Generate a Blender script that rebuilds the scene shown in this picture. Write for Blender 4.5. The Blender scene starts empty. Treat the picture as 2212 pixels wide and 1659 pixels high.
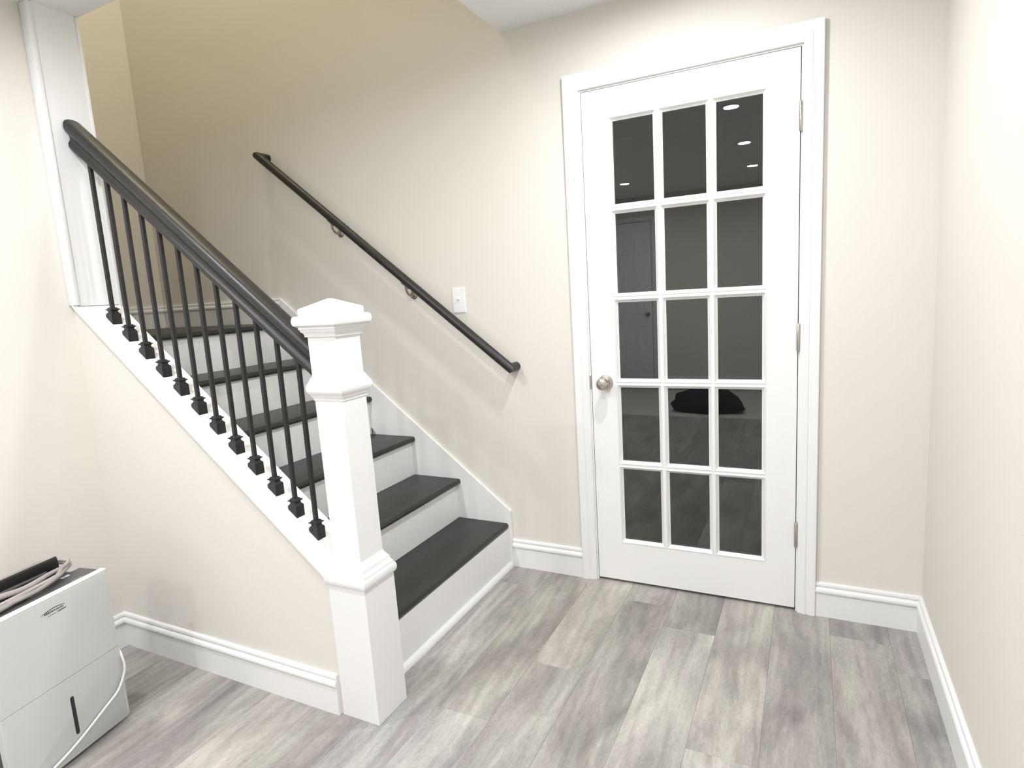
import bpy, bmesh, math, random
from mathutils import Vector, Matrix

random.seed(7)
S = bpy.context.scene
COL = S.collection

# ------------------------------------------------------------------ camera, world, exposure
cam = bpy.data.cameras.new('camera')
cam.sensor_fit = 'HORIZONTAL'
cam.sensor_width = 36.0
cam.lens = 36.0 * 1295.39 / 2212.0
cam.clip_start = 0.02
camo = bpy.data.objects.new('camera', cam)
COL.objects.link(camo)
camo.location = (0.822, -2.3976, 1.2814)
camo.rotation_euler = (math.radians(81.36669), math.radians(3.39704), math.radians(26.09537))
S.camera = camo

W = bpy.data.worlds.new('world')
S.world = W
W.use_nodes = True
W.node_tree.nodes['Background'].inputs[0].default_value = (0.9, 0.92, 1.0, 1)
W.node_tree.nodes['Background'].inputs[1].default_value = 0.02

S.view_settings.view_transform = 'Standard'
S.view_settings.look = 'None'
S.view_settings.gamma = 1.0
S.view_settings.use_curve_mapping = False
S.view_settings.exposure = 0.12

LAMP_STRENGTH = 715.0       # recessed lamps of the basement ceiling
UP_STRENGTH = 92.0          # warm lamp high in the stairwell

# ------------------------------------------------------------------ sizes read off the photograph
XL, XR = -1.583, 1.193      # room side walls
YB = -5.10                  # wall behind the camera
CEIL = 2.345
HW0, HW1 = -1.122, -0.982   # half wall beside the stairs (outer / inner face)
XO = -0.340                 # stairwell opening starts here
XLAND = -2.74
TOPZ = 4.7
SL = 0.797                  # pitch of the stair
DW, DH, DZ0 = 0.785, 2.032, 0.012
RISE, RUN = 0.1965, 0.247
NOSE0, TREAD0 = -0.435, 0.212


# ------------------------------------------------------------------ materials
def nt(name):
    m = bpy.data.materials.new(name)
    m.use_nodes = True
    n = m.node_tree
    return m, n, n.nodes['Principled BSDF']


def N(n, kind, **kw):
    o = n.nodes.new(kind)
    for k, v in kw.items():
        setattr(o, k, v)
    return o


def mat(name, col, rough=0.5, metal=0.0, var=0.0, vscale=6.0, bump=0.0, bscale=60.0, spec=0.5, stretch=(1, 1, 1)):
    m, n, b = nt(name)
    b.inputs['Base Color'].default_value = (*col, 1)
    b.inputs['Roughness'].default_value = rough
    b.inputs['Metallic'].default_value = metal
    b.inputs['Specular IOR Level'].default_value = spec
    if var or bump:
        tc = N(n, 'ShaderNodeTexCoord')
        mp = N(n, 'ShaderNodeMapping')
        mp.inputs['Scale'].default_value = stretch
        n.links.new(tc.outputs['Object'], mp.inputs['Vector'])
    if var:
        t = N(n, 'ShaderNodeTexNoise')
        t.inputs['Scale'].default_value = vscale
        t.inputs['Detail'].default_value = 4
        n.links.new(mp.outputs[0], t.inputs['Vector'])
        r = N(n, 'ShaderNodeMix', data_type='RGBA')
        r.inputs[6].default_value = (*[c * (1 - var) for c in col], 1)
        r.inputs[7].default_value = (*[min(1, c * (1 + var)) for c in col], 1)
        n.links.new(t.outputs['Fac'], r.inputs[0])
        n.links.new(r.outputs[2], b.inputs['Base Color'])
    if bump:
        t2 = N(n, 'ShaderNodeTexNoise')
        t2.inputs['Scale'].default_value = bscale
        t2.inputs['Detail'].default_value = 3
        n.links.new(mp.outputs[0], t2.inputs['Vector'])
        bp = N(n, 'ShaderNodeBump')
        bp.inputs['Strength'].default_value = bump
        bp.inputs['Distance'].default_value = 0.002
        n.links.new(t2.outputs['Fac'], bp.inputs['Height'])
        n.links.new(bp.outputs[0], b.inputs['Normal'])
    return m


M = {}
M['paint'] = mat('beige wall paint', (0.735, 0.706, 0.652), 0.75, var=0.012, vscale=2.0, bump=0.12, bscale=160, spec=0.25)
M['ceil'] = mat('ceiling paint', (0.875, 0.87, 0.86), 0.9, bump=0.1, bscale=120, spec=0.2)
M['white'] = mat('white trim paint', (0.83, 0.83, 0.825), 0.38, bump=0.03, bscale=40, spec=0.4)
M['doorwhite'] = mat('white door paint', (0.83, 0.83, 0.825), 0.42, bump=0.04, bscale=90, spec=0.35)
M['tread'] = mat('black stained tread', (0.022, 0.022, 0.021), 0.36, var=0.45, vscale=7, bump=0.25, bscale=30, stretch=(3.0, 0.5, 3.0), spec=0.5)
M['rail'] = mat('black stained rail', (0.016, 0.0155, 0.015), 0.40, var=0.35, vscale=14, bump=0.15, bscale=60, spec=0.5)
M['iron'] = mat('black iron', (0.013, 0.0125, 0.013), 0.42, spec=0.45, bump=0.08, bscale=120)
M['nickel'] = mat('satin nickel', (0.55, 0.51, 0.47), 0.24, metal=1.0, bump=0.02, bscale=200)
M['bronze'] = mat('antique nickel', (0.42, 0.39, 0.31), 0.3, metal=1.0)
M['hole'] = mat('dark slot', (0.02, 0.018, 0.016), 0.6)
M['plate'] = mat('white plastic plate', (0.84, 0.84, 0.84), 0.3)
M['dark_room'] = mat('unlit room shade colour', (0.10, 0.10, 0.10), 0.95, spec=0.05)  # dark grey stands in for the lack of light behind the door
M['sub'] = mat('subfloor', (0.06, 0.055, 0.05), 0.9)
M['greypanel'] = mat('light grey plastic panel', (0.60, 0.615, 0.61), 0.42, bump=0.05, bscale=300, spec=0.35)
M['whitelip'] = mat('white plastic lip', (0.84, 0.84, 0.84), 0.35)
M['darkplastic'] = mat('charcoal plastic', (0.075, 0.078, 0.078), 0.42, bump=0.1, bscale=250)
M['blackplastic'] = mat('black plastic', (0.012, 0.012, 0.012), 0.38)
M['window'] = mat('smoky level window', (0.022, 0.021, 0.021), 0.3)
M['ink'] = mat('grey printed ink', (0.10, 0.11, 0.10), 0.6)
M['cordwhite'] = mat('white cord', (0.80, 0.80, 0.77), 0.4)
M['cable'] = mat('grey beige cable', (0.29, 0.27, 0.25), 0.5, var=0.25, vscale=18)
M['cable2'] = mat('pinkish beige cable', (0.40, 0.34, 0.33), 0.5, var=0.2, vscale=18)
M['bag'] = mat('black fabric', (0.012, 0.012, 0.013), 0.85, bump=0.5, bscale=25)
M['cloth'] = mat('canvas drop cloth', (0.52, 0.51, 0.48), 0.9, var=0.1, vscale=5, bump=0.5, bscale=12)


def emis(name, col, s):
    m, n, b = nt(name)
    b.inputs['Base Color'].default_value = (0.8, 0.8, 0.8, 1)
    b.inputs['Emission Color'].default_value = (*col, 1)
    b.inputs['Emission Strength'].default_value = s
    return m


M['lens'] = emis('lit lamp lens', (1.0, 1.015, 1.05), LAMP_STRENGTH)
M['lens_up'] = emis('lit warm lamp bowl', (1.0, 0.915, 0.66), UP_STRENGTH)


def glass():
    m = bpy.data.materials.new('clear glass')
    m.use_nodes = True
    n = m.node_tree
    n.nodes.clear()
    o = N(n, 'ShaderNodeOutputMaterial')
    t = N(n, 'ShaderNodeBsdfTransparent')
    t.inputs[0].default_value = (0.93, 0.95, 0.94, 1)
    g = N(n, 'ShaderNodeBsdfGlossy')
    g.inputs['Roughness'].default_value = 0.004
    f = N(n, 'ShaderNodeFresnel')
    f.inputs[0].default_value = 1.78
    mx = N(n, 'ShaderNodeMixShader')
    n.links.new(f.outputs[0], mx.inputs[0])
    n.links.new(t.outputs[0], mx.inputs[1])
    n.links.new(g.outputs[0], mx.inputs[2])
    n.links.new(mx.outputs[0], o.inputs[0])
    return m


M['glass'] = glass()


def plank_mat():
    m, n, b = nt('grey oak plank')
    L = n.links.new
    oi = N(n, 'ShaderNodeObjectInfo')
    tc = N(n, 'ShaderNodeTexCoord')
    off = N(n, 'ShaderNodeVectorMath', operation='SCALE')
    cmb = N(n, 'ShaderNodeCombineXYZ')
    cmb.inputs[0].default_value, cmb.inputs[1].default_value, cmb.inputs[2].default_value = 13.0, 29.0, 7.0
    L(cmb.outputs[0], off.inputs[0])
    L(oi.outputs['Random'], off.inputs['Scale'])
    add = N(n, 'ShaderNodeVectorMath', operation='ADD')
    L(tc.outputs['Object'], add.inputs[0])
    L(off.outputs[0], add.inputs[1])

    def noise(sc, scale, detail, rough=0.55, dist=0.0):
        mp = N(n, 'ShaderNodeMapping')
        mp.inputs['Scale'].default_value = sc
        L(add.outputs[0], mp.inputs['Vector'])
        t = N(n, 'ShaderNodeTexNoise')
        t.inputs['Scale'].default_value = scale
        t.inputs['Detail'].default_value = detail
        t.inputs['Roughness'].default_value = rough
        t.inputs['Distortion'].default_value = dist
        L(mp.outputs[0], t.inputs['Vector'])
        return t.outputs['Fac']
    blotch = noise((1.0, 0.30, 1), 8.0, 4, 0.55, 0.8)
    grain = noise((1.0, 0.10, 1), 46.0, 6, 0.72, 0.25)
    fine = noise((1.0, 0.30, 1), 170.0, 5, 0.7)
    tint = noise((1.0, 0.20, 1), 9.0, 2, 0.5, 1.0)
    # cathedral figure
    mp = N(n, 'ShaderNodeMapping')
    mp.inputs['Scale'].default_value = (1.0, 0.16, 1.0)
    L(add.outputs[0], mp.inputs['Vector'])
    wv = N(n, 'ShaderNodeTexWave', wave_type='RINGS', rings_direction='SPHERICAL')
    wv.inputs['Scale'].default_value = 8.0
    wv.inputs['Distortion'].default_value = 9.0
    wv.inputs['Detail'].default_value = 3.0
    wv.inputs['Detail Scale'].default_value = 1.4
    L(mp.outputs[0], wv.inputs['Vector'])

    def ramp(src, stops):
        r = N(n, 'ShaderNodeValToRGB')
        e = r.color_ramp.elements
        e[0].position, e[0].color = stops[0][0], (*stops[0][1], 1)
        e[1].position, e[1].color = stops[-1][0], (*stops[-1][1], 1)
        for p, c in stops[1:-1]:
            x = e.new(p)
            x.color = (*c, 1)
        L(src, r.inputs[0])
        return r.outputs[0]
    base = ramp(blotch, [(0.30, (0.262, 0.248, 0.242)), (0.5, (0.372, 0.359, 0.342)), (0.70, (0.480, 0.468, 0.440))])

    def mul(a, src, lo, hi, p0=0.3, p1=0.7, fac=1.0):
        r = ramp(src, [(p0, (lo, lo, lo)), (p1, (hi, hi, hi))])
        x = N(n, 'ShaderNodeMix', data_type='RGBA', blend_type='MULTIPLY')
        x.inputs[0].default_value = fac
        L(a, x.inputs[6])
        L(r, x.inputs[7])
        return x.outputs[2]
    c = mul(base, grain, 0.84, 1.07)
    c = mul(c, fine, 0.82, 1.09)
    c = mul(c, wv.outputs['Fac'], 0.93, 1.03, 0.2, 0.8)
    tr = ramp(tint, [(0.3, (1.03, 0.98, 0.98)), (0.7, (0.97, 1.0, 0.96))])
    x = N(n, 'ShaderNodeMix', data_type='RGBA', blend_type='MULTIPLY')
    x.inputs[0].default_value = 1
    L(c, x.inputs[6])
    L(tr, x.inputs[7])
    # each board its own tone
    v = N(n, 'ShaderNodeVectorMath', operation='MULTIPLY')
    L(x.outputs[2], v.inputs[0])
    L(oi.outputs['Color'], v.inputs[1])
    L(v.outputs[0], b.inputs['Base Color'])
    b.inputs['Roughness'].default_value = 0.5
    b.inputs['Specular IOR Level'].default_value = 0.35
    bp = N(n, 'ShaderNodeBump')
    bp.inputs['Strength'].default_value = 0.18
    bp.inputs['Distance'].default_value = 0.001
    L(grain, bp.inputs['Height'])
    L(bp.outputs[0], b.inputs['Normal'])
    return m


M['plank'] = plank_mat()


# ------------------------------------------------------------------ mesh helpers
def link(name, me, m, parent=None):
    o = bpy.data.objects.new(name, me)
    COL.objects.link(o)
    if m and not me.materials:
        me.materials.append(M[m] if isinstance(m, str) else m)
    if parent:
        o.parent = parent
    return o


def finish(bm, smooth=None):
    bmesh.ops.recalc_face_normals(bm, faces=bm.faces)
    me = bpy.data.meshes.new('m')
    bm.to_mesh(me)
    bm.free()
    if smooth:
        for p in me.polygons:
            p.use_smooth = True
        me.set_sharp_from_angle(angle=math.radians(smooth))
    return me


def obj(name, bm, m, parent=None, smooth=None, loc=None):
    o = link(name, finish(bm, smooth), m, parent)
    if loc:
        o.location = loc
    return o


def box(bm, a, b, bev=0.0, seg=2):
    vs = [bm.verts.new((x, y, z)) for z in (a[2], b[2]) for y in (a[1], b[1]) for x in (a[0], b[0])]
    fs = [bm.faces.new([vs[i] for i in f]) for f in
          ((0, 2, 3, 1), (4, 5, 7, 6), (0, 1, 5, 4), (2, 6, 7, 3), (0, 4, 6, 2), (1, 3, 7, 5))]
    if bev:
        es = list({e for f in fs for e in f.edges})
        bmesh.ops.bevel(bm, geom=es, offset=bev, segments=seg, affect='EDGES', profile=0.5)
    return bm


def mbox(name, a, b, m, parent=None, bev=0.0, seg=2):
    """box whose origin is its own centre"""
    c = [(a[i] + b[i]) / 2 for i in range(3)]
    bm = bmesh.new()
    box(bm, [a[i] - c[i] for i in range(3)], [b[i] - c[i] for i in range(3)], bev, seg)
    return obj(name, bm, m, parent, 40 if bev else None, c)


def extrude(bm, prof, f0, f1, caps=True):
    """closed profile swept between two point functions"""
    A = [bm.verts.new(f0(*p)) for p in prof]
    B = [bm.verts.new(f1(*p)) for p in prof]
    n = len(prof)
    for i in range(n):
        j = (i + 1) % n
        bm.faces.new((A[i], A[j], B[j], B[i]))
    if caps:
        bm.faces.new(A)
        bm.faces.new(B[::-1])
    return bm


def prism_xz(bm, pts, y0, y1):
    return extrude(bm, pts, lambda x, z: (x, y0, z), lambda x, z: (x, y1, z))


def loft(bm, sections, caps=True):
    rings = [[bm.verts.new(p) for p in s] for s in sections]
    n = len(sections[0])
    for a, b in zip(rings, rings[1:]):
        for i in range(n):
            j = (i + 1) % n
            bm.faces.new((a[i], a[j], b[j], b[i]))
    if caps:
        bm.faces.new(rings[0][::-1])
        bm.faces.new(rings[-1])
    return bm


def sq(cx, cy, h, z):
    return [(cx - h, cy - h, z), (cx + h, cy - h, z), (cx + h, cy + h, z), (cx - h, cy + h, z)]


def tube(bm, pts, r, seg=12, closed=False):
    pts = [Vector(p) for p in pts]
    n = len(pts)
    rings = []
    up = None
    for i, p in enumerate(pts):
        if closed:
            t = (pts[(i + 1) % n] - pts[i - 1]).normalized()
        else:
            t = (pts[min(i + 1, n - 1)] - pts[max(i - 1, 0)]).normalized()
        if up is None:
            up = Vector((0, 0, 1)) if abs(t.z) < 0.9 else Vector((1, 0, 0))
        s = t.cross(up).normalized()
        up = s.cross(t).normalized()
        rr = r[i] if isinstance(r, (list, tuple)) else r
        rings.append([bm.verts.new(p + (s * math.cos(2 * math.pi * k / seg) + up * math.sin(2 * math.pi * k / seg)) * rr) for k in range(seg)])
    lst = list(zip(rings, rings[1:]))
    if closed:
        lst.append((rings[-1], rings[0]))
    for a, b in lst:
        for k in range(seg):
            j = (k + 1) % seg
            bm.faces.new((a[k], a[j], b[j], b[k]))
    if not closed:
        bm.faces.new(rings[0][::-1])
        bm.faces.new(rings[-1])
    return bm


def lathe(bm, prof, axis_o, axis, seg=32):
    """prof: (r, h) list along axis"""
    a = Vector(axis).normalized()
    u = a.orthogonal().normalized()
    v = a.cross(u)
    o = Vector(axis_o)
    rings = []
    for r, h in prof:
        if r < 1e-6:
            rings.append([bm.verts.new(o + a * h)])
        else:
            rings.append([bm.verts.new(o + a * h + (u * math.cos(2 * math.pi * k / seg) + v * math.sin(2 * math.pi * k / seg)) * r) for k in range(seg)])
    for A, B in zip(rings, rings[1:]):
        if len(A) == 1 and len(B) == 1:
            continue
        for k in range(seg):
            j = (k + 1) % seg
            if len(A) == 1:
                bm.faces.new((A[0], B[j], B[k]))
            elif len(B) == 1:
                bm.faces.new((A[k], A[j], B[0]))
            else:
                bm.faces.new((A[k], A[j], B[j], B[k]))
    return bm


def smoothpath(ctrl, per=8, closed=False):
    P = [Vector(c) for c in ctrl]
    n = len(P)
    out = []
    rng = range(n) if closed else range(n - 1)
    for i in rng:
        if closed:
            p0, p1, p2, p3 = P[i - 1], P[i], P[(i + 1) % n], P[(i + 2) % n]
        else:
            p0, p1, p2, p3 = P[max(i - 1, 0)], P[i], P[i + 1], P[min(i + 2, n - 1)]
        for k in range(per):
            t = k / per
            out.append(0.5 * ((2 * p1) + (p2 - p0) * t + (2 * p0 - 5 * p1 + 4 * p2 - p3) * t * t + (3 * p1 - p0 - 3 * p2 + p3) * t ** 3))
    if not closed:
        out.append(P[-1])
    return out


def empty(name, loc):
    o = bpy.data.objects.new(name, None)
    o.empty_display_size = 0.05
    COL.objects.link(o)
    o.location = loc
    return o


def tag(o, label=None, cat=None, group=None, kind=None):
    if label:
        o['label'] = label
    if cat:
        o['category'] = cat
    if group:
        o['group'] = group
    if kind:
        o['kind'] = kind
    return o


def struct(o, label, cat):
    return tag(o, label, cat, kind='structure')


def adopt(parent, *objs):
    """parent parts that were made in world space"""
    bpy.context.view_layer.update()
    inv = Matrix.Translation(parent.location) @ parent.rotation_euler.to_matrix().to_4x4()
    for o in objs:
        o.parent = parent
        o.matrix_parent_inverse = inv.inverted()


# ------------------------------------------------------------------ walls and ceiling
T = 0.12
DOL, DOR, DOT = -0.022, DW + 0.022, DZ0 + DH + 0.022     # rough opening
bm = bmesh.new()
box(bm, (XLAND - T, 0, -0.02), (DOL, T, TOPZ))
box(bm, (DOR, 0, -0.02), (XR + T, T, TOPZ))
box(bm, (DOL, 0, DOT), (DOR, T, TOPZ))
struct(obj('wall_back', bm, 'paint'), 'beige painted wall holding the glazed door and running up along the stairs', 'wall')
struct(mbox('wall_right', (XR, YB - T, -0.02), (XR + T, 0, CEIL + 0.1), 'paint'), 'plain beige wall on the hinge side of the glazed door', 'wall')
struct(mbox('wall_left', (XL - T, YB - T, -0.02), (XL, HW0, CEIL + 0.1), 'paint'), 'plain beige wall behind the dehumidifier', 'wall')
bm = bmesh.new()
BDL, BDR, BDT = -1.500, -0.930, 2.05
box(bm, (XL - T, YB - T, -0.02), (BDL, YB, CEIL + 0.1))
box(bm, (BDR, YB - T, -0.02), (XR + T, YB, CEIL + 0.1))
box(bm, (BDL, YB - T, BDT), (BDR, YB, CEIL + 0.1))
struct(obj('wall_front', bm, 'paint'), 'beige wall opposite the glazed door, seen mirrored in its panes', 'wall')

bm = bmesh.new()
box(bm, (XL - T, YB - T, CEIL), (XR + T, HW1 + 0.008, CEIL + 0.30))
box(bm, (XO, HW1 + 0.008, CEIL), (XR + T, T, CEIL + 0.30))
struct(obj('ceiling', bm, 'ceil'), 'white basement ceiling ending at the open stairwell', 'ceiling')

# stairwell above and behind the landing
struct(mbox('wall_landing', (XLAND - T, HW0, 0), (XLAND, 0, TOPZ), 'paint'), 'beige end wall at the back of the stair landing', 'wall')
struct(mbox('wall_stairwell', (XLAND, HW0, 0), (XL - T - 0.002, HW1 - 0.02, CEIL + 0.301), 'paint'), 'beige wall closing the side of the stair landing', 'wall')
struct(mbox('wall_stairwell', (XLAND, HW0, CEIL + 0.301), (XO + 0.12, HW1 + 0.008, TOPZ), 'paint'), 'beige long side wall in the upper stairwell', 'wall')
struct(mbox('wall_stairwell', (XO, HW1 + 0.008, CEIL + 0.301), (XO + 0.12, 0, TOPZ), 'paint'), 'beige short wall over the stair opening in the upper stairwell', 'wall')
struct(mbox('ceiling_stairwell', (XLAND - T, HW0, TOPZ), (XO + 0.12, T, TOPZ + 0.1), 'ceil'), 'white ceiling high above the stairwell', 'ceiling')


def capz(x):
    return 0.893 - SL * (x + 1.0)


# half wall carrying the balusters
XN = -0.475
bm = bmesh.new()
prism_xz(bm, [(XL, 0), (XN, 0), (XN, capz(XN) - 0.028), (XL, capz(XL) - 0.028)], HW0, HW1)
struct(obj('wall_stair', bm, 'paint'), 'low beige half wall sloping up under the stair railing', 'wall')
# sloping white cap board
bm = bmesh.new()
c0, c1 = XL + 0.010, XN
prism_xz(bm, [(c0, capz(c0) - 0.028), (c1, capz(c1) - 0.028), (c1, capz(c1)), (c0, capz(c0))], HW0 - 0.013, HW1 + 0.011)
es = [e for e in bm.edges if abs(e.verts[0].co.y - e.verts[1].co.y) < 1e-5 and abs(e.verts[0].co.x - e.verts[1].co.x) > 0.2]
bmesh.ops.bevel(bm, geom=es, offset=0.005, segments=2, affect='EDGES')
struct(obj('trim_1', bm, 'white', smooth=40), 'white sloping cap board on the half wall under the balusters', 'trim')

# white jamb at the top of the half wall
jz = capz(XL) - 0.03
j = empty('trim_2', (-1.59, -1.05, 1.30))
a = mbox('jamb_board', (XL - T, HW0, jz), (-1.539, HW1 - 0.004, CEIL), 'white')
b = mbox('casing_strip', (XL + 0.001, HW0 - 0.016, 1.330), (-1.534, HW0 - 0.0002, CEIL - 0.001), 'white', bev=0.003)
c = mbox('casing_strip', (XL - T, HW1 - 0.0035, 1.310), (-1.534, HW1 + 0.008, CEIL - 0.001), 'white', bev=0.003)
adopt(j, a, b, c)
struct(j, 'white boxed jamb post where the upper end of the black railing meets the wall', 'trim')

# ------------------------------------------------------------------ floor boards
fl = mbox('floor', (XL - T, YB - T, -0.06), (XR + T, 0.45, -0.006), 'sub')
struct(fl, 'grey wood plank floor', 'floor')
PW, PL = 0.1875, 1.22
known = {0: -0.136, -1: -0.66, 1: -0.282, 4: -0.136, 2: -0.87, 5: -0.30, -2: -0.98, 3: -1.05}
# board tones seen in the photograph: (row, beyond the joint?)
TONE = {(0, False): 0.88, (0, True): 1.03, (1, False): 1.15, (1, True): 0.90, (-1, True): 1.12, (-1, False): 0.90, (-2, True): 0.98, (-2, False): 1.06,
        (2, True): 1.07, (2, False): 1.14, (3, True): 0.94, (3, False): 0.90, (4, True): 0.90, (4, False): 1.06, (5, True): 1.06, (5, False): 0.92}
rnd = random.Random(3)
k = -10
while True:
    x0 = 0.153 + PW * k
    if x0 > XR:
        break
    x1 = x0 + PW
    a0, a1 = max(x0, XL), min(x1, XR)
    if a1 - a0 > 0.005:
        ytop = 0.0
        if a1 <= -0.44:
            ytop = HW0
        jy = known.get(k, -rnd.uniform(0.1, 1.2))
        ends = [jy + PL * n for n in range(-6, 3)]
        ymax = 0.0 if not (a0 < DW and a1 > 0) else 0.10
        if a1 <= XN + 0.05:
            ymax = HW0 + 0.02
        for e0 in ends:
            lo, hi = max(e0, YB), min(e0 + PL, ymax)
            if hi - lo < 0.01:
                continue
            g = 0.00012
            pk = mbox('plank', (a0 + g, lo + g, -0.006), (a1 - g, hi - g, 0.0), 'plank', fl, bev=0.0005, seg=1)
            far = hi > jy + 0.001
            tn = TONE.get((k, far)) if (far or hi > jy - 0.001) else None
            tn = tn or rnd.uniform(0.88, 1.12)
            w_ = rnd.uniform(-0.018, 0.018)
            pk.color = (tn * (1 + w_), tn, tn * (1 - w_), 1)
    k += 1
for o in fl.children:
    o.matrix_parent_inverse = Matrix.Translation(fl.location).inverted()

# ------------------------------------------------------------------ baseboards
BB = [(0, 0), (0.0125, 0), (0.0125, 0.0880), (0.0095, 0.0892), (0.0095, 0.0912), (0.0130, 0.0922), (0.0160, 0.0955), (0.0180, 0.1000), (0.0178, 0.1060),
      (0.0155, 0.1120), (0.0112, 0.1165), (0.0075, 0.1176), (0.0075, 0.1204), (0.0110, 0.1216), (0.0116, 0.1280), (0.0095, 0.1325), (0.0055, 0.1345), (0, 0.1345)]


def baseboard(name, p0, p1, nrm, label, m0=0, m1=0, z=0.0, cat='baseboard'):
    p0, p1, nn = Vector((*p0, z)), Vector((*p1, z)), Vector((*nrm, 0))
    d = (p1 - p0).normalized()
    bm = bmesh.new()
    extrude(bm, BB, lambda t, h: p0 + nn * t + d * (m0 * t) + Vector((0, 0, h)),
            lambda t, h: p1 + nn * t - d * (m1 * t) + Vector((0, 0, h)))
    return struct(obj(name, bm, 'white', smooth=35), label, cat)


CE = 0.0715    # outer edge of door casing beyond the slab
baseboard('baseboard_back', (-0.4198, 0), (-CE - 0.0002, 0), (0, -1), 'white moulded baseboard between the stairs and the door casing')
baseboard('baseboard_back', (DW + CE + 0.0002, 0), (XR, 0), (0, -1), 'short white moulded baseboard between the hinged side of the door and the corner', 0, 1)
baseboard('baseboard_right', (XR, YB), (XR, 0), (-1, 0), 'white moulded baseboard along the plain wall beside the door', 1, 1)
baseboard('baseboard_left', (XL, YB), (XL, HW0), (1, 0), 'white moulded baseboard behind the dehumidifier', 1, 1)
baseboard('baseboard_stair', (XL, HW0), (XN - 0.012, HW0), (0, -1), 'white moulded baseboard along the foot of the sloping half wall', 1, 0)
baseboard('baseboard_front', (BDR + 0.06, YB), (XR, YB), (0, 1), 'white moulded baseboard on the wall mirrored in the door panes', 0, 1)
LZ = TREAD0 + 5 * RISE
baseboard('baseboard_landing', (XLAND, HW1), (XLAND, 0), (1, 0), 'white baseboard on the end wall of the stair landing', 0, 1, LZ + 0.0005)
baseboard('baseboard_landing', (XLAND, 0), (-1.7452, 0), (0, -1), 'white baseboard along the stair landing leading into the sloping skirt', 1, 0, LZ + 0.0005)

# ------------------------------------------------------------------ staircase
st = empty('staircase', (-1.1, -0.5, 0))
parts = []
Y0, Y1 = HW1 + 0.0005, -0.0155


def tread_prof(nx, top, back, th=0.027):
    r = th / 2
    pts = [(back, top), (back, top - th)]
    for k in range(9):
        a = -math.pi / 2 + math.pi * k / 8
        pts.append((nx - r * 0.8 + math.cos(a) * r * 0.8, top - r + math.sin(a) * r))
    return pts


OV = 0.022
rface = [NOSE0 - 0.002] + [NOSE0 - RUN * i - OV for i in range(1, 6)]
tread_shared = None
for i in range(5):
    top = TREAD0 + RISE * i
    if tread_shared is None:
        bm = bmesh.new()
        prism_xz(bm, [(x, z) for x, z in tread_prof(0, 0, -RUN - OV + 0.0)], Y0 + 0.5, Y1 + 0.5)
        t = obj('tread', bm, 'tread', smooth=40, loc=(NOSE0, -0.5, top))
        tread_shared = t.data
    else:
        t = link('tread', tread_shared, None)
        t.location = (NOSE0 - RUN * i, -0.5, top)
    parts.append(t)
for i in range(6):
    zb = 0.0 if i == 0 else TREAD0 + RISE * (i - 1) + 0.0003
    zt = TREAD0 + RISE * i - 0.0273
    parts.append(mbox('riser', (rface[i] - 0.018, Y0, zb), (rface[i], Y1, zt), 'white'))
bm = bmesh.new()
prism_xz(bm, tread_prof(NOSE0 - RUN * 5, LZ, XLAND + 0.001), Y0 , Y1 + 0.0150)
parts.append(obj('landing', bm, 'tread', smooth=40))


def skz(x):
    return 0.272 - SL * (x + 0.42)


sk = [(-0.4202, 0.0005), (-0.4202, skz(-0.4202)), (-1.745, skz(-1.745)), (-1.745, LZ + 0.0008), (-1.66, LZ + 0.0008), (-1.66, LZ - 0.06), (-0.60, 0.0005)]
bm = bmesh.new()
prism_xz(bm, sk, -0.0152, -0.0003)
o = obj('skirt_board', bm, 'white')
o['label'] = 'white sloping skirt board on the wall side'
parts.append(o)
# shoe moulding under the first riser
bm = bmesh.new()
q = [(rface[0] + 0.0002, 0.0)] + [(rface[0] + 0.0002 + 0.018 * math.cos(a), 0.022 * math.sin(a)) for a in [math.pi / 2 * k / 8 for k in range(9)]]
prism_xz(bm, q, -0.9825, -0.0160)
parts.append(obj('shoe_moulding', bm, 'white', smooth=40))
adopt(st, *parts)
tag(st, 'short flight of black treads with white risers climbing to a landing', 'staircase')

# ------------------------------------------------------------------ newel post
NX, NY = -0.408, -1.053
npz = empty('newel_post', (NX, NY, 0))
ps = []


def nsec(name, prof, m='white', smooth=30):
    bm = bmesh.new()
    # the post stands a little out of plumb
    loft(bm, [sq(-0.0115 * z / 1.2, -0.005 * z / 1.2, h, z) for h, z in prof])
    o = obj(name, bm, m, npz, smooth)
    ps.append(o)
    return o


nsec('base', [(0.070, 0), (0.070, 0.452)])
mould = [(0.0702, 0.438), (0.0745, 0.440), (0.0775, 0.446), (0.0785, 0.454), (0.0780, 0.462), (0.0755, 0.468), (0.0722, 0.471), (0.0722, 0.475),
         (0.0700, 0.478), (0.0670, 0.483), (0.0652, 0.489), (0.0645, 0.495), (0.0620, 0.4975), (0.0585, 0.503), (0.0545, 0.510), (0.0517, 0.517)]
nsec('base_moulding', mould, smooth=35)
nsec('shaft', [(0.0515, 0.500), (0.0515, 1.235)])
col = [(0.0547, 1.004), (0.0575, 1.006), (0.0580, 1.012), (0.0600, 1.0135), (0.0625, 1.018), (0.0640, 1.023), (0.0665, 1.025), (0.0705, 1.031),
       (0.0725, 1.038), (0.0722, 1.046), (0.0700, 1.053), (0.0660, 1.057), (0.0630, 1.064), (0.0585, 1.072), (0.0547, 1.076)]
nsec('collar_moulding', [(0.0517 + (h - 0.0547) * 0.88, z) for h, z in col], smooth=35)
capp = [(0.0547, 1.190), (0.0610, 1.191), (0.0620, 1.199), (0.0640, 1.202), (0.0690, 1.206), (0.0710, 1.212), (0.0740, 1.2135), (0.0740, 1.219), (0.0790, 1.221),
        (0.0850, 1.225), (0.0875, 1.232), (0.0875, 1.240), (0.0855, 1.247), (0.0815, 1.2505), (0.0700, 1.2510)]
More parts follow.
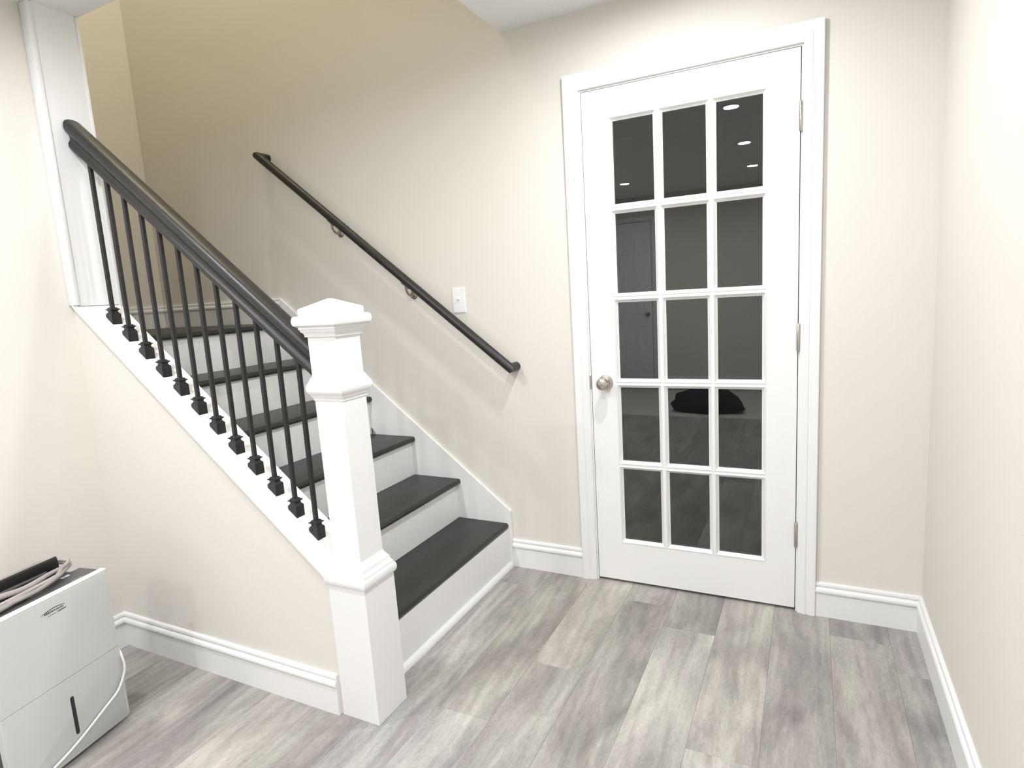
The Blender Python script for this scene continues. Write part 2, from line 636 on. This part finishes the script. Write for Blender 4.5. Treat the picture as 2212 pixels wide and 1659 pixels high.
nsec('cap_moulding', [(0.0517 + (h - 0.0547) * 0.86, z) for h, z in capp], smooth=35)
nsec('cap', [(0.0650, 1.2503), (0.0650, 1.2690), (0.0630, 1.2715), (0.0040, 1.2975), (0.0015, 1.2977)], smooth=25)
tag(npz, 'square white newel post with peaked cap at the foot of the stairs', 'newel post')

# ------------------------------------------------------------------ railing: handrail and balusters
def railz(x):
    return 1.4625 - 0.786 * (x + 1.0)


RY = -1.052
rl = empty('stair_railing', (-1.0, RY, 0.9))
rp = []
half = [(0.0215, 0.000), (0.0225, 0.003), (0.0225, 0.010), (0.0205, 0.013), (0.0165, 0.017), (0.0150, 0.022), (0.0165, 0.028), (0.0215, 0.034), (0.0270, 0.038),
        (0.0300, 0.043), (0.0305, 0.050), (0.0285, 0.057), (0.0235, 0.0620), (0.0150, 0.0652), (0.0060, 0.0665)]
half = [(y * 1.08, h * 1.15) for y, h in half]
prof = half + [(-y, h) for y, h in half[::-1]]
cs = math.cos(math.atan(SL))
bm = bmesh.new()
ra, rb = -1.5338, NX - 0.0516 - 0.0105
extrude(bm, prof, lambda y, h: (ra, RY + y, railz(ra) + h / cs), lambda y, h: (rb, RY + y, railz(rb) + h / cs))
o = obj('handrail', bm, 'rail', smooth=50)
o['label'] = 'black moulded wooden handrail'
rp.append(o)
adopt(rl, o)
hb = 0.0064
NB = 12
bx0, bx1 = -1.4695, -0.5785
bal_mesh = shoe_mesh = None
for i in range(NB):
    x = bx0 + (bx1 - bx0) * i / (NB - 1)
    z0 = capz(x)
    h = railz(x) - capz(x)
    if bal_mesh is None:
        bm = bmesh.new()
        bot = [(sx * hb, sy * hb, 0.004 - SL * sx * hb) for sx, sy in ((-1, -1), (1, -1), (1, 1), (-1, 1))]
        top = [(sx * hb, sy * hb, h + 0.004 - SL * sx * hb) for sx, sy in ((-1, -1), (1, -1), (1, 1), (-1, 1))]
        loft(bm, [bot, top])
        es = [e for e in bm.edges if abs(e.verts[0].co.z - e.verts[1].co.z) > 0.2]
        bmesh.ops.bevel(bm, geom=es, offset=0.0012, segments=1, affect='EDGES')
        bal_mesh = finish(bm)
        bm = bmesh.new()
        s = 0.0172
        secs = []
        secs.append([(sx * s, sy * s, 0.0006 - SL * sx * s) for sx, sy in ((-1, -1), (1, -1), (1, 1), (-1, 1))])
        for hh, zz in ((s, 0.0235), (s * 0.96, 0.0255), (0.0125, 0.0300), (0.0112, 0.0330), (0.0118, 0.0360), (0.0150, 0.0392), (0.0172, 0.0402),
                       (0.0170, 0.0422), (0.0125, 0.0445), (0.0098, 0.0485), (0.0070, 0.0490)):
            secs.append([(sx * hh, sy * hh, zz) for sx, sy in ((-1, -1), (1, -1), (1, 1), (-1, 1))])
        loft(bm, secs)
        shoe_mesh = finish(bm)
    o = link('baluster', bal_mesh, 'iron', rl)
    o.location = (x, RY, z0)
    o.matrix_parent_inverse = Matrix.Translation(rl.location).inverted()
    s_ = link('shoe', shoe_mesh, 'iron', o)
tag(rl, 'black stair railing with twelve square iron balusters between the jamb and the newel post', 'railing')

# ------------------------------------------------------------------ handrail on the wall
WY = -0.062
wr = empty('wall_handrail', (-1.0, WY, 1.4))


def axz(x):
    return 0.951 - SL * (x + 0.345)


R = 0.0205
xa, xb = -1.722, -0.352
bm = bmesh.new()
lo, hi = Vector((xb, WY, axz(xb))), Vector((xa, WY, axz(xa)))
path = [Vector((lo.x, -0.0005, lo.z)), lo, hi, Vector((hi.x, -0.0005, hi.z))]
dirs = [(path[i + 1] - path[i]).normalized() for i in range(3)]
ring = [path[0] + (Vector((1, 0, 0)) * math.cos(2 * math.pi * q / 28) + Vector((0, 0, 1)) * math.sin(2 * math.pi * q / 28)) * R for q in range(28)]
secs = [ring]
for i in range(3):
    nn = dirs[i] if i == 2 else (dirs[i] + dirs[i + 1]).normalized()
    ring = [p + dirs[i] * ((path[i + 1] - p).dot(nn) / dirs[i].dot(nn)) for p in ring]
    secs.append(ring)
loft(bm, secs)
o = obj('rail', bm, 'rail', smooth=32)
adopt(wr, o)
o['label'] = 'round black rail with ends returning to the wall'
for x in (-1.283, -0.873):
    zr = axz(x) - 0.072
    bm = bmesh.new()
    lathe(bm, [(0, -0.0002), (0.020, -0.0002), (0.020, -0.003), (0.016, -0.006), (0.009, -0.008), (0, -0.008)], (0, 0, 0), (0, 1, 0), 24)
    b0 = obj('bracket', bm, 'bronze', smooth=40)
    b0.location = (x, 0, zr)
    adopt(wr, b0)
    bm = bmesh.new()
    tube(bm, smoothpath([(0, -0.006, 0), (0, -0.026, -0.004), (0, -0.046, 0.006), (0, -0.060, 0.026), (0, -0.062, 0.047)], 6), [0.0062] * 12 + [0.0055] * 13, 10)
    obj('arm', bm, 'bronze', b0, 60)
    bm = bmesh.new()
    a = math.atan(SL)
    box(bm, (-0.026, -0.010, -0.0025), (0.026, 0.010, 0.0025), 0.002, 1)
    sd = obj('saddle', bm, 'bronze', b0)
    sd.location = (0, WY, 0.072 - R / cs - 0.001)
    sd.rotation_euler = (0, a, 0)
tag(wr, 'round black handrail fixed along the beige wall above the stairs', 'handrail')

# ------------------------------------------------------------------ light switch
sw = empty('light_switch', (-0.6235, 0, 1.262))
bm = bmesh.new()
box(bm, (-0.035, -0.0060, -0.0585), (0.035, -0.0003, 0.0585))
fe = [e for e in bm.edges if all(v.co.y < -0.005 for v in e.verts)]
bmesh.ops.bevel(bm, geom=fe, offset=0.004, segments=3, affect='EDGES')
obj('cover_plate', bm, 'plate', sw, 40)
bm = bmesh.new()
box(bm, (-0.0052, -0.0068, -0.0120), (0.0052, -0.0055, 0.0120))
so = obj('toggle_slot', bm, 'plate', sw)
bm = bmesh.new()
box(bm, (-0.0042, -0.0170, -0.0035), (0.0042, 0.0, 0.0035), 0.0015, 2)
tg = obj('toggle', bm, 'plate', sw, 40)
tg.location = (0, -0.0062, 0.002)
tg.rotation_euler = (math.radians(-28), 0, 0)
for s in (-1, 1):
    bm = bmesh.new()
    lathe(bm, [(0.0032, 0), (0.0032, 0.0012), (0.0020, 0.0018), (0, 0.0018)], (0, -0.0058, s * 0.030), (0, -1, 0), 14)
    sc = obj('screw', bm, 'plate', sw)
tag(sw, 'white toggle light switch on the wall between the handrail and the door', 'light switch')

# ------------------------------------------------------------------ glazed door
dr = empty('door_1', (DW / 2, 0, 0))
dp = []
F0, F1 = 0.0005, 0.0355           # front and back faces of the slab
PM, PWD, PG = 0.1208, 0.1574, 0.0365
PZT, PH, PGZ = 1.9202, 0.3139, 0.0377
BEAD = 0.0150
pl = lambda c: PM + c * (PWD + PG)
pt = lambda r: PZT - r * (PH + PGZ)
z0, z1 = DZ0, DZ0 + DH
gx0, gx1 = pl(0) - BEAD, pl(2) + PWD + BEAD
gz0, gz1 = pt(4) - PH - BEAD, pt(0) + BEAD
dp.append(mbox('stile', (0, F0, z0), (gx0, F1, z1), 'doorwhite'))
dp.append(mbox('stile', (gx1, F0, z0), (DW, F1, z1), 'doorwhite'))
dp.append(mbox('rail', (gx0, F0, gz1), (gx1, F1, z1), 'doorwhite'))
dp.append(mbox('rail', (gx0, F0, z0), (gx1, F1, gz0), 'doorwhite'))
for c in (0, 1):
    dp.append(mbox('muntin', (pl(c) + PWD + BEAD, F0, gz0), (pl(c + 1) - BEAD, F1, gz1), 'doorwhite'))
for r in range(4):
    for c in range(3):
        dp.append(mbox('muntin', (pl(c) - BEAD, F0, pt(r + 1) + BEAD), (pl(c) + PWD + BEAD, F1, pt(r) - PH - BEAD), 'doorwhite'))
bead_me = pane_me = None
for r in range(5):
    for c in range(3):
        cx, cz = pl(c) + PWD / 2, pt(r) - PH / 2
        if bead_me is None:
            bm = bmesh.new()
            w, h = PWD / 2, PH / 2
            B = BEAD
            prof = [(B, 0.0008), (B - 0.0012, -0.0012), (B - 0.0035, -0.0018), (B - 0.0048, 0.0002), (B - 0.0058, 0.0018), (0.0032, 0.0098), (0.0018, 0.0112), (0.0, 0.0128),
                    (0.0, 0.0275), (0.0012, 0.029), (B, 0.0352)]
            rings = [[bm.verts.new((sx * (w + o_), y, sz * (h + o_))) for sx, sz in ((-1, -1), (1, -1), (1, 1), (-1, 1))] for o_, y in prof]
            rings.append(rings[0])
            for A, Bq in zip(rings, rings[1:]):
                for i in range(4):
                    jx = (i + 1) % 4
                    bm.faces.new((A[i], A[jx], Bq[jx], Bq[i]))
            bead_me = finish(bm)
            bm = bmesh.new()
            box(bm, (-w, -0.0015, -h), (w, 0.0015, h))
            pane_me = finish(bm)
        o = link('glazing_bead', bead_me, 'doorwhite')
        o.location = (cx, 0, cz)
        dp.append(o)
        o = link('pane', pane_me, 'glass')
        o.location = (cx, 0.0152, cz)
        dp.append(o)
# knob
bm = bmesh.new()
kz, kx = 0.887, 0.060
lathe(bm, [(0, 0.0), (0.0325, 0.0), (0.0325, 0.003), (0.030, 0.0065), (0.022, 0.0085), (0.0125, 0.010), (0.0115, 0.018), (0.0125, 0.026), (0.018, 0.031), (0.0235, 0.036),
           (0.0262, 0.043), (0.0262, 0.050), (0.0240, 0.0565), (0.0200, 0.0605), (0.0170, 0.0620), (0.0, 0.0632)], (kx, F0, kz), (0, -1, 0), 40)
kn = obj('knob', bm, 'nickel', smooth=35)
kn['label'] = 'satin nickel door knob'
dp.append(kn)
bm = bmesh.new()
lathe(bm, [(0.0019, 0.0), (0.0019, 0.0010), (0, 0.0010)], (kx, F0 - 0.0630, kz), (0, -1, 0), 12)
kh = obj('privacy_hole', bm, 'hole')
bm = bmesh.new()
for zc in (1.820, 1.062, 0.312):
    bmh = bmesh.new()
    lathe(bmh, [(0, -0.050), (0.0040, -0.050), (0.0062, -0.047), (0.0062, 0.047), (0.0040, 0.050), (0, 0.050)], (DW + 0.0022, -0.0064, zc), (0, 0, 1), 16)
    box(bmh, (DW - 0.0002, -0.003, zc - 0.045), (DW + 0.0042, 0.012, zc + 0.045))
    h_ = obj('hinge', bmh, 'nickel', smooth=40)
    dp.append(h_)
bm.free()
adopt(dr, *dp)
kh.parent = kn
kh.matrix_parent_inverse = kn.matrix_world.inverted() if False else Matrix.Identity(4)
struct(dr, 'white french door with fifteen dark glass panes and a nickel knob', 'door')

# frame and casing of the door
cas = empty('trim_3', (DW / 2, 0, 0))
G = 0.003
jp = []
bm = bmesh.new()
box(bm, (DOL, 0.0002, 0), (-G, T, DOT))
box(bm, (DW + G, 0.0002, 0), (DOR, T, DOT))
box(bm, (-G, 0.0002, DZ0 + DH + G), (DW + G, T, DOT))
box(bm, (-G, F1 + 0.002, 0), (0.010, T, DZ0 + DH + G))          # stop
box(bm, (DW - 0.010, F1 + 0.002, 0), (DW + G, T, DZ0 + DH + G))
box(bm, (-G, F1 + 0.002, DZ0 + DH - 0.010), (DW + G, T, DZ0 + DH + G))
jp.append(obj('door_frame', bm, 'white'))
E0 = 0.009
CP = [(E0, 0.0), (E0, 0.0085), (E0 + 0.002, 0.0105), (E0 + 0.012, 0.0115), (E0 + 0.016, 0.0130), (E0 + 0.020, 0.0155), (E0 + 0.024, 0.0165), (E0 + 0.028, 0.0165), (E0 + 0.030, 0.0145),
      (E0 + 0.036, 0.0150), (E0 + 0.043, 0.0175), (E0 + 0.048, 0.0192), (E0 + 0.060, 0.0195), (CE, 0.0180), (CE, 0.0)]
bm = bmesh.new()
HT = DZ0 + DH
stations = [lambda w, t: (-w, -t - 0.0002, 0.0), lambda w, t: (-w, -t - 0.0002, HT + w), lambda w, t: (DW + w, -t - 0.0002, HT + w), lambda w, t: (DW + w, -t - 0.0002, 0.0)]
loft(bm, [[f(w, t) for w, t in CP] for f in stations])
jp.append(obj('casing', bm, 'white', smooth=25))
jp.append(mbox('strike_plate', (-0.0105, -0.0012, 0.858), (-0.0030, 0.010, 0.915), 'nickel'))
adopt(cas, *jp)
struct(cas, 'white moulded casing and frame around the french door', 'trim')

# unlit room behind the glass, its darkness put into the surface colour
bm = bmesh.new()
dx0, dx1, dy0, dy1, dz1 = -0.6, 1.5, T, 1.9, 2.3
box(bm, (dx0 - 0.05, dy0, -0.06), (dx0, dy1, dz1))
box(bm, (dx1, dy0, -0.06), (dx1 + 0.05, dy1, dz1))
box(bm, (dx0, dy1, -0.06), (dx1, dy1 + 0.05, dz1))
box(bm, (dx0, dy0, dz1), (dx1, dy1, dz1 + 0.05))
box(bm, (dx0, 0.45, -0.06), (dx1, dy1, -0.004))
struct(obj('wall_utility', bm, 'dark_room'), 'unlit room behind the panes of the french door, its darkness put into the wall colour', 'wall')

# ------------------------------------------------------------------ dehumidifier
A = Vector((-1.129, -1.395, 0))
rot = -1.378
dh = empty('dehumidifier', A)
dh.rotation_euler = (0, 0, rot)      # local x = along the front panel, local y = out of the front
DWD, DDP, DHT = 0.353, 0.250, 0.508


def dpart(name, bm, m, smooth=None, parent=None):
    return obj(name, bm, m, parent or dh, smooth)


bm = bmesh.new()
box(bm, (0.004, -DDP, 0.020), (DWD - 0.004, -0.020, DHT - 0.012), 0.012, 3)
body = dpart('body', bm, 'darkplastic', 40)
bm = bmesh.new()   # top deck with a dropped rear corner
loft(bm, [[(0.003, -0.108, DHT - 0.014), (0.003, -0.0045, DHT - 0.014), (DWD - 0.003, -0.0045, DHT - 0.014), (DWD - 0.003, -0.108, DHT - 0.014)],
          [(0.003, -0.104, DHT - 0.001), (0.003, -0.0045, DHT - 0.001), (DWD - 0.003, -0.0045, DHT - 0.001), (DWD - 0.003, -0.104, DHT - 0.001)]])
dpart('control_deck', bm, 'darkplastic')
bm = bmesh.new()   # louvre slats behind the deck
for k in range(9):
    y = -0.122 - k * 0.014
    box(bm, (0.024, y - 0.004, DHT - 0.014), (DWD - 0.024, y + 0.002, DHT - 0.008))
dpart('grille', bm, 'darkplastic')


def panel(name, za, zb, mname):
    bm = bmesh.new()
    rr = 0.010
    def outline(ins, zins0, zins1):
        x0_, x1_, a_, b_ = ins, DWD - ins, za + zins0, zb - zins1
        pts = []
        for (cx, cz, a0) in ((x1_ - rr, b_ - rr, 0), (x0_ + rr, b_ - rr, 90), (x0_ + rr, a_ + rr, 180), (x1_ - rr, a_ + rr, 270)):
            use = (name == 'bucket_panel' and a0 >= 180)
            for t in ((0, 22, 45, 67, 90) if use else (45,)):
                ang = math.radians(a0 + t)
                if use:
                    pts.append((cx + rr * math.cos(ang), cz + rr * math.sin(ang)))
                else:
                    pts.append((cx + (rr if a0 in (0, 270) else -rr), cz + (rr if a0 < 180 else -rr)))
        return pts
    s = []
    for ins, y in ((0.0, -0.022), (0.0, -0.004), (0.002, -0.0010), (0.0045, 0.0)):
        s.append([(x, y, z) for x, z in outline(ins, ins * 0.2, ins * 0.2)])
    loft(bm, s)
    return dpart(name, bm, mname, 30)


panel('front_panel', 0.2524, DHT - 0.003, 'greypanel')
bk = panel('bucket_panel', 0.012, 0.2520, 'greypanel')
bm = bmesh.new()
box(bm, (0.0, -0.022, DHT - 0.0028), (DWD, -0.0005, DHT + 0.0035), 0.0022, 2)
dpart('top_lip', bm, 'whitelip', 40)
# water level window: rounded slot
bm = bmesh.new()
pts = []
wx, wz0, wz1, wr_ = 0.168, 0.072, 0.193, 0.0055
for k in range(9):
    a = math.pi * k / 8
    pts.append((wx + wr_ * math.cos(a), wz1 - wr_ + wr_ * math.sin(a)))
for k in range(9):
    a = math.pi + math.pi * k / 8
    pts.append((wx + wr_ * math.cos(a), wz0 + wr_ + wr_ * math.sin(a)))
extrude(bm, pts, lambda x, z: (x, -0.001, z), lambda x, z: (x, 0.0006, z))
dpart('level_window', bm, 'window')
# printed logo: a swoosh over two small lines of type
bm = bmesh.new()


def mark(bm, pts, wd):
    up = [(x, 0.0003, z + w_) for (x, z), w_ in zip(pts, [q * 1.6 for q in wd])]
    dn = [(x, 0.0003, z - w_) for (x, z), w_ in zip(pts, [q * 1.6 for q in wd])]
    U = [bm.verts.new(p) for p in up]
    D = [bm.verts.new(p) for p in dn]
    for i in range(len(pts) - 1):
        bm.faces.new((U[i], U[i + 1], D[i + 1], D[i]))


lx0, lz = 0.165, 0.466      # local x grows to the left of the panel as seen
sw_pts = []
for k in range(17):
    t = k / 16
    ang = math.radians(-60 - 235 * t)
    sw_pts.append((0.174 + 0.035 * math.cos(math.pi * (0.05 + 0.95 * t)) * -1, 0.4680 + 0.0062 * math.sin(math.pi * (0.05 + 1.12 * t))))
mark(bm, sw_pts, [0.0004 + 0.0005 * math.sin(math.pi * k / 16) for k in range(17)])
r2 = random.Random(5)
x = 0.200
while x > 0.149:
    w_ = r2.uniform(0.0025, 0.005)
    hh = r2.uniform(0.0012, 0.0021)
    mark(bm, [(x, 0.4665), (x - w_, 0.4665)], [hh, hh])
    x -= w_ + 0.0012
mark(bm, [(0.163, 0.4580), (0.138, 0.4592)], [0.0011, 0.0011])
mark(bm, [(0.192, 0.4565), (0.168, 0.4575)], [0.0005, 0.0005])
dpart('logo_print', bm, 'ink')
# sticker and print on the deck
bm = bmesh.new()
box(bm, (0.050, -0.094, DHT - 0.001), (0.076, -0.083, DHT + 0.0002))
dpart('sticker', bm, 'whitelip')
bm = bmesh.new()
box(bm, (0.050, -0.038, DHT - 0.001), (0.085, -0.034, DHT - 0.0004))
dpart('deck_print', bm, 'cable')
# castors
for x_, y_ in ((0.04, -0.05), (DWD - 0.04, -0.05), (0.04, -DDP + 0.04), (DWD - 0.04, -DDP + 0.04)):
    bm = bmesh.new()
    lathe(bm, [(0, -0.008), (0.010, -0.008), (0.0115, -0.006), (0.0115, 0.006), (0.010, 0.008), (0, 0.008)], (x_, y_, 0.0116), (1, 0, 0), 16)
    dpart('castor', bm, 'blackplastic', 40)
tag(dh, 'light grey dehumidifier with dark top standing by the wall', 'dehumidifier')

# white cord hanging across its front
bm = bmesh.new()
cp = [(0.000, -0.030, 0.250), (-0.004, -0.010, 0.232), (0.001, 0.005, 0.211), (0.001, 0.009, 0.186), (0.008, 0.010, 0.160), (0.035, 0.009, 0.120), (0.087, 0.007, 0.093),
      (0.133, 0.0065, 0.072), (0.178, 0.006, 0.053), (0.215, 0.006, 0.041), (0.262, 0.008, 0.030), (0.31, 0.016, 0.014), (0.36, 0.035, 0.0042), (0.45, 0.06, 0.0040), (0.53, 0.05, 0.0040)]
tube(bm, smoothpath(cp, 8), 0.0036, 10)
dpart('power_cord', bm, 'cordwhite', 60)['label'] = 'white power cord'

# things lying on the dehumidifier
ZT = DHT + 0.0045


def onto(o):
    o.location = (A.x, A.y, ZT)
    o.rotation_euler = (0, 0, rot)
    return o


pb = empty('plastic_channel', A)
onto(pb)
bm = bmesh.new()
pr = [(-0.128, 0.0), (-0.160, 0.0), (-0.164, 0.038), (-0.158, 0.042), (-0.153, 0.038), (-0.150, 0.006), (-0.130, 0.006), (-0.126, 0.016), (-0.122, 0.015)]
extrude(bm, pr, lambda y, z: (0.030, y, z), lambda y, z: (0.388, y, z + 0.0))
obj('channel', bm, 'blackplastic', pb, 40)
bm = bmesh.new()
box(bm, (0.075, -0.146, 0.0062), (0.30, -0.134, 0.0150), 0.003, 1)
obj('insert', bm, 'darkplastic', pb, 40)
tag(pb, 'open black plastic channel lying on top of the dehumidifier', 'channel')

cb = empty('cable_coil', A)
onto(cb)
rc = random.Random(11)
for i in range(6):
    x0_ = 0.050 + 0.010 * (i % 3) - 0.008 * (i // 3)
    x1_ = 0.46
    ya = -0.050 - 0.012 * (i % 4) + rc.uniform(-0.004, 0.004)
    yb = -0.180 - 0.008 * (i % 3)
    zz = 0.0065 + 0.009 * (i // 2) * 0.9
    r_ = 0.0062
    def J(v):
        return rc.uniform(-v, v)
    if i < 4:
        pts = [(x1_, ya + J(.01), 0.0065 + J(.0) + zz * 0.4), (0.36, ya + 0.012 + J(.012), zz), (0.27, ya - 0.004 + J(.012), zz + 0.004 * i), (0.18, ya + J(.010), zz + 0.003), (0.10, ya - 0.016 + J(.004), zz + 0.006),
               (0.042 + 0.003 * i, -0.106, zz + 0.005), (0.018 + 0.001 * i, -0.122, zz + 0.007), (0.012, -0.150, zz + 0.007), (0.026, yb - 0.014, zz + 0.006), (0.08, yb - 0.018, zz + 0.006), (0.18, yb - 0.010 + J(.006), zz + 0.006), (0.30, yb + J(.006), zz + 0.004), (x1_, yb + J(.01), zz)]
    else:
        pts = [(x1_, -0.040 - 0.012 * i + J(.005), 0.0065), (0.38, -0.026 - 0.006 * i, 0.0066), (0.28, -0.022 - 0.006 * i, 0.0066), (0.22, -0.034 - 0.006 * i, 0.0070), (0.15, -0.055 - 0.006 * i, 0.0075), (0.10, -0.075, 0.012), (0.06, -0.098, 0.022)]
    bm = bmesh.new()
    tube(bm, smoothpath(pts, 8), r_, 10)
    obj('cable_loop', bm, 'cable2' if i in (1, 3) else 'cable', cb, 60)
tag(cb, 'coiled grey beige cable looped over the black channel on the dehumidifier', 'cable')

# ------------------------------------------------------------------ recessed ceiling lights
lamp_src = None
for (x, y) in ((0.375, -0.62), (0.369, -1.74), (0.344, -2.865), (0.318, -3.96), (-0.94, -1.74), (-0.94, -2.87), (-0.936, -4.0)):
    if lamp_src is None:
        bm = bmesh.new()
        lathe(bm, [(0.0445, 0.0005), (0.070, 0.0005), (0.071, 0.003), (0.068, 0.006), (0.048, 0.0075), (0.0445, 0.006)], (0, 0, 0), (0, 0, -1), 40)
        ring_me = finish(bm, 40)
        bm = bmesh.new()
        lathe(bm, [(0.0445, 0.0006), (0.0445, 0.0040), (0.032, 0.0052), (0, 0.0056)], (0, 0, 0), (0, 0, -1), 40)
        lens_me = finish(bm, 40)
        lamp_src = True
    o = empty('recessed_light', (x, y, CEIL))
    link('trim_ring', ring_me, 'white', o)
    link('lens', lens_me, 'lens', o)
    tag(o, 'round recessed ceiling light, lit, set flush in the white basement ceiling', 'ceiling light', 'recessed lights in the basement ceiling')
o = empty('stairwell_lamp', (-1.55, -0.45, TOPZ))
bm = bmesh.new()
lathe(bm, [(0.15, 0.0), (0.155, 0.012), (0.15, 0.025), (0.14, 0.025)], (0, 0, 0), (0, 0, -1), 32)
obj('lamp_base', bm, 'nickel', o, 40)
bm = bmesh.new()
lathe(bm, [(0.142, 0.024), (0.125, 0.055), (0.085, 0.080), (0.040, 0.092), (0, 0.095)], (0, 0, 0), (0, 0, -1), 32)
obj('lamp_bowl', bm, 'lens_up', o, 60)
tag(o, 'warm bowl ceiling lamp at the top of the stairwell', 'ceiling light')

# ------------------------------------------------------------------ what the panes mirror: the far end of the room
d2 = empty('door_2', ((BDL + BDR) / 2, YB, 0))
dp2 = []
g = 0.004
dp2.append(mbox('slab', (BDL + g, YB - 0.040, 0.010), (BDR - g, YB - 0.006, BDT - g), 'doorwhite'))
bw = BDR - BDL
for (za, zb) in ((0.22, 0.78), (0.92, 1.52), (1.66, 1.90)):
    for s in (0, 1):
        xa_ = BDL + 0.09 + s * (bw / 2 - 0.025)
        xb_ = xa_ + bw / 2 - 0.155
        bm = bmesh.new()
        loft(bm, [[(xa_ + i, YB - 0.0062 + t, za + i), (xb_ - i, YB - 0.0062 + t, za + i), (xb_ - i, YB - 0.0062 + t, zb - i), (xa_ + i, YB - 0.0062 + t, zb - i)]
                  for i, t in ((0, 0), (0.004, 0.005), (0.012, 0.005), (0.018, 0.001), (0.030, 0.004))])
        dp2.append(obj('raised_panel', bm, 'doorwhite'))
bm = bmesh.new()
stations = [lambda w, t: (BDL - w, YB + t + 0.0002, 0.0), lambda w, t: (BDL - w, YB + t + 0.0002, BDT + w), lambda w, t: (BDR + w, YB + t + 0.0002, BDT + w), lambda w, t: (BDR + w, YB + t + 0.0002, 0.0)]
loft(bm, [[f(w * 0.8, t) for w, t in CP] for f in stations])
dp2.append(obj('casing', bm, 'white', smooth=25))
bm = bmesh.new()
lathe(bm, [(0.030, 0), (0.030, 0.006), (0.011, 0.010), (0.011, 0.03), (0.025, 0.040), (0.025, 0.052), (0, 0.060)], (BDR - 0.06, YB - 0.006, 0.92), (0, 1, 0), 24)
dp2.append(obj('knob', bm, 'nickel', smooth=40))
adopt(d2, *dp2)
struct(d2, 'white six panel door at the far end of the room, mirrored in the panes', 'door')

# canvas drop cloth and dark bags on the floor behind
bm = bmesh.new()
nx, ny = 30, 18
x0_, x1_, y0_, y1_ = -1.30, 1.05, -4.85, -3.38
V = [[None] * (ny + 1) for _ in range(nx + 1)]
rr = random.Random(2)
for i in range(nx + 1):
    for jx in range(ny + 1):
        x = x0_ + (x1_ - x0_) * i / nx + (0.01 * math.sin(jx * 1.3) if i in (0, nx) else 0)
        y = y0_ + (y1_ - y0_) * jx / ny + (0.006 * math.sin(i * 0.9) if jx in (0, ny) else 0)
        edge = i in (0, nx) or jx in (0, ny)
        V[i][jx] = bm.verts.new((x, y, 0.0015 if edge else 0.003 + 0.006 * (0.5 + 0.5 * math.sin(i * 1.7 + jx * 0.6)) * rr.random()))
for i in range(nx):
    for jx in range(ny):
        bm.faces.new((V[i][jx], V[i + 1][jx], V[i + 1][jx + 1], V[i][jx + 1]))
ext = bmesh.ops.extrude_face_region(bm, geom=bm.faces[:])
for v in [e for e in ext['geom'] if isinstance(e, bmesh.types.BMVert)]:
    v.co.z = 0.0003
tag(obj('drop_cloth', bm, 'cloth', smooth=60), 'pale canvas drop cloth spread on the plank floor, mirrored in the door panes', 'drop cloth')


def bag(name, c, sx, sy, sz, seed, label, z):
    r = random.Random(seed)
    bm = bmesh.new()
    bmesh.ops.create_icosphere(bm, subdivisions=4, radius=1.0)
    ph = [r.uniform(0, 6.28) for _ in range(8)]
    for v in bm.verts:
        p = v.co.copy()
        k = 1 + 0.10 * math.sin(4 * p.x + ph[0]) * math.cos(5 * p.y + ph[1]) + 0.05 * math.sin(9 * p.z + 7 * p.x + ph[2]) + 0.03 * math.sin(17 * p.y + 11 * p.x + ph[3])
        t = 1 - 0.35 * max(0, p.x) ** 2
        zz = max(p.z, -0.35)
        v.co = Vector((p.x * sx * k, p.y * sy * k, (zz + 0.35) / 1.35 * sz * k * t))
    mn = min(v.co.z for v in bm.verts)
    for v in bm.verts:
        v.co.z -= mn
    o = obj(name, bm, 'bag', smooth=80)
    o.location = (c[0], c[1], z)
    tag(o, label, 'bag')


bag('work_bag', (-0.07, -3.70, 0), 0.34, 0.20, 0.25, 4, 'slumped black bag lying on the drop cloth, mirrored in the door panes', 0.0095)
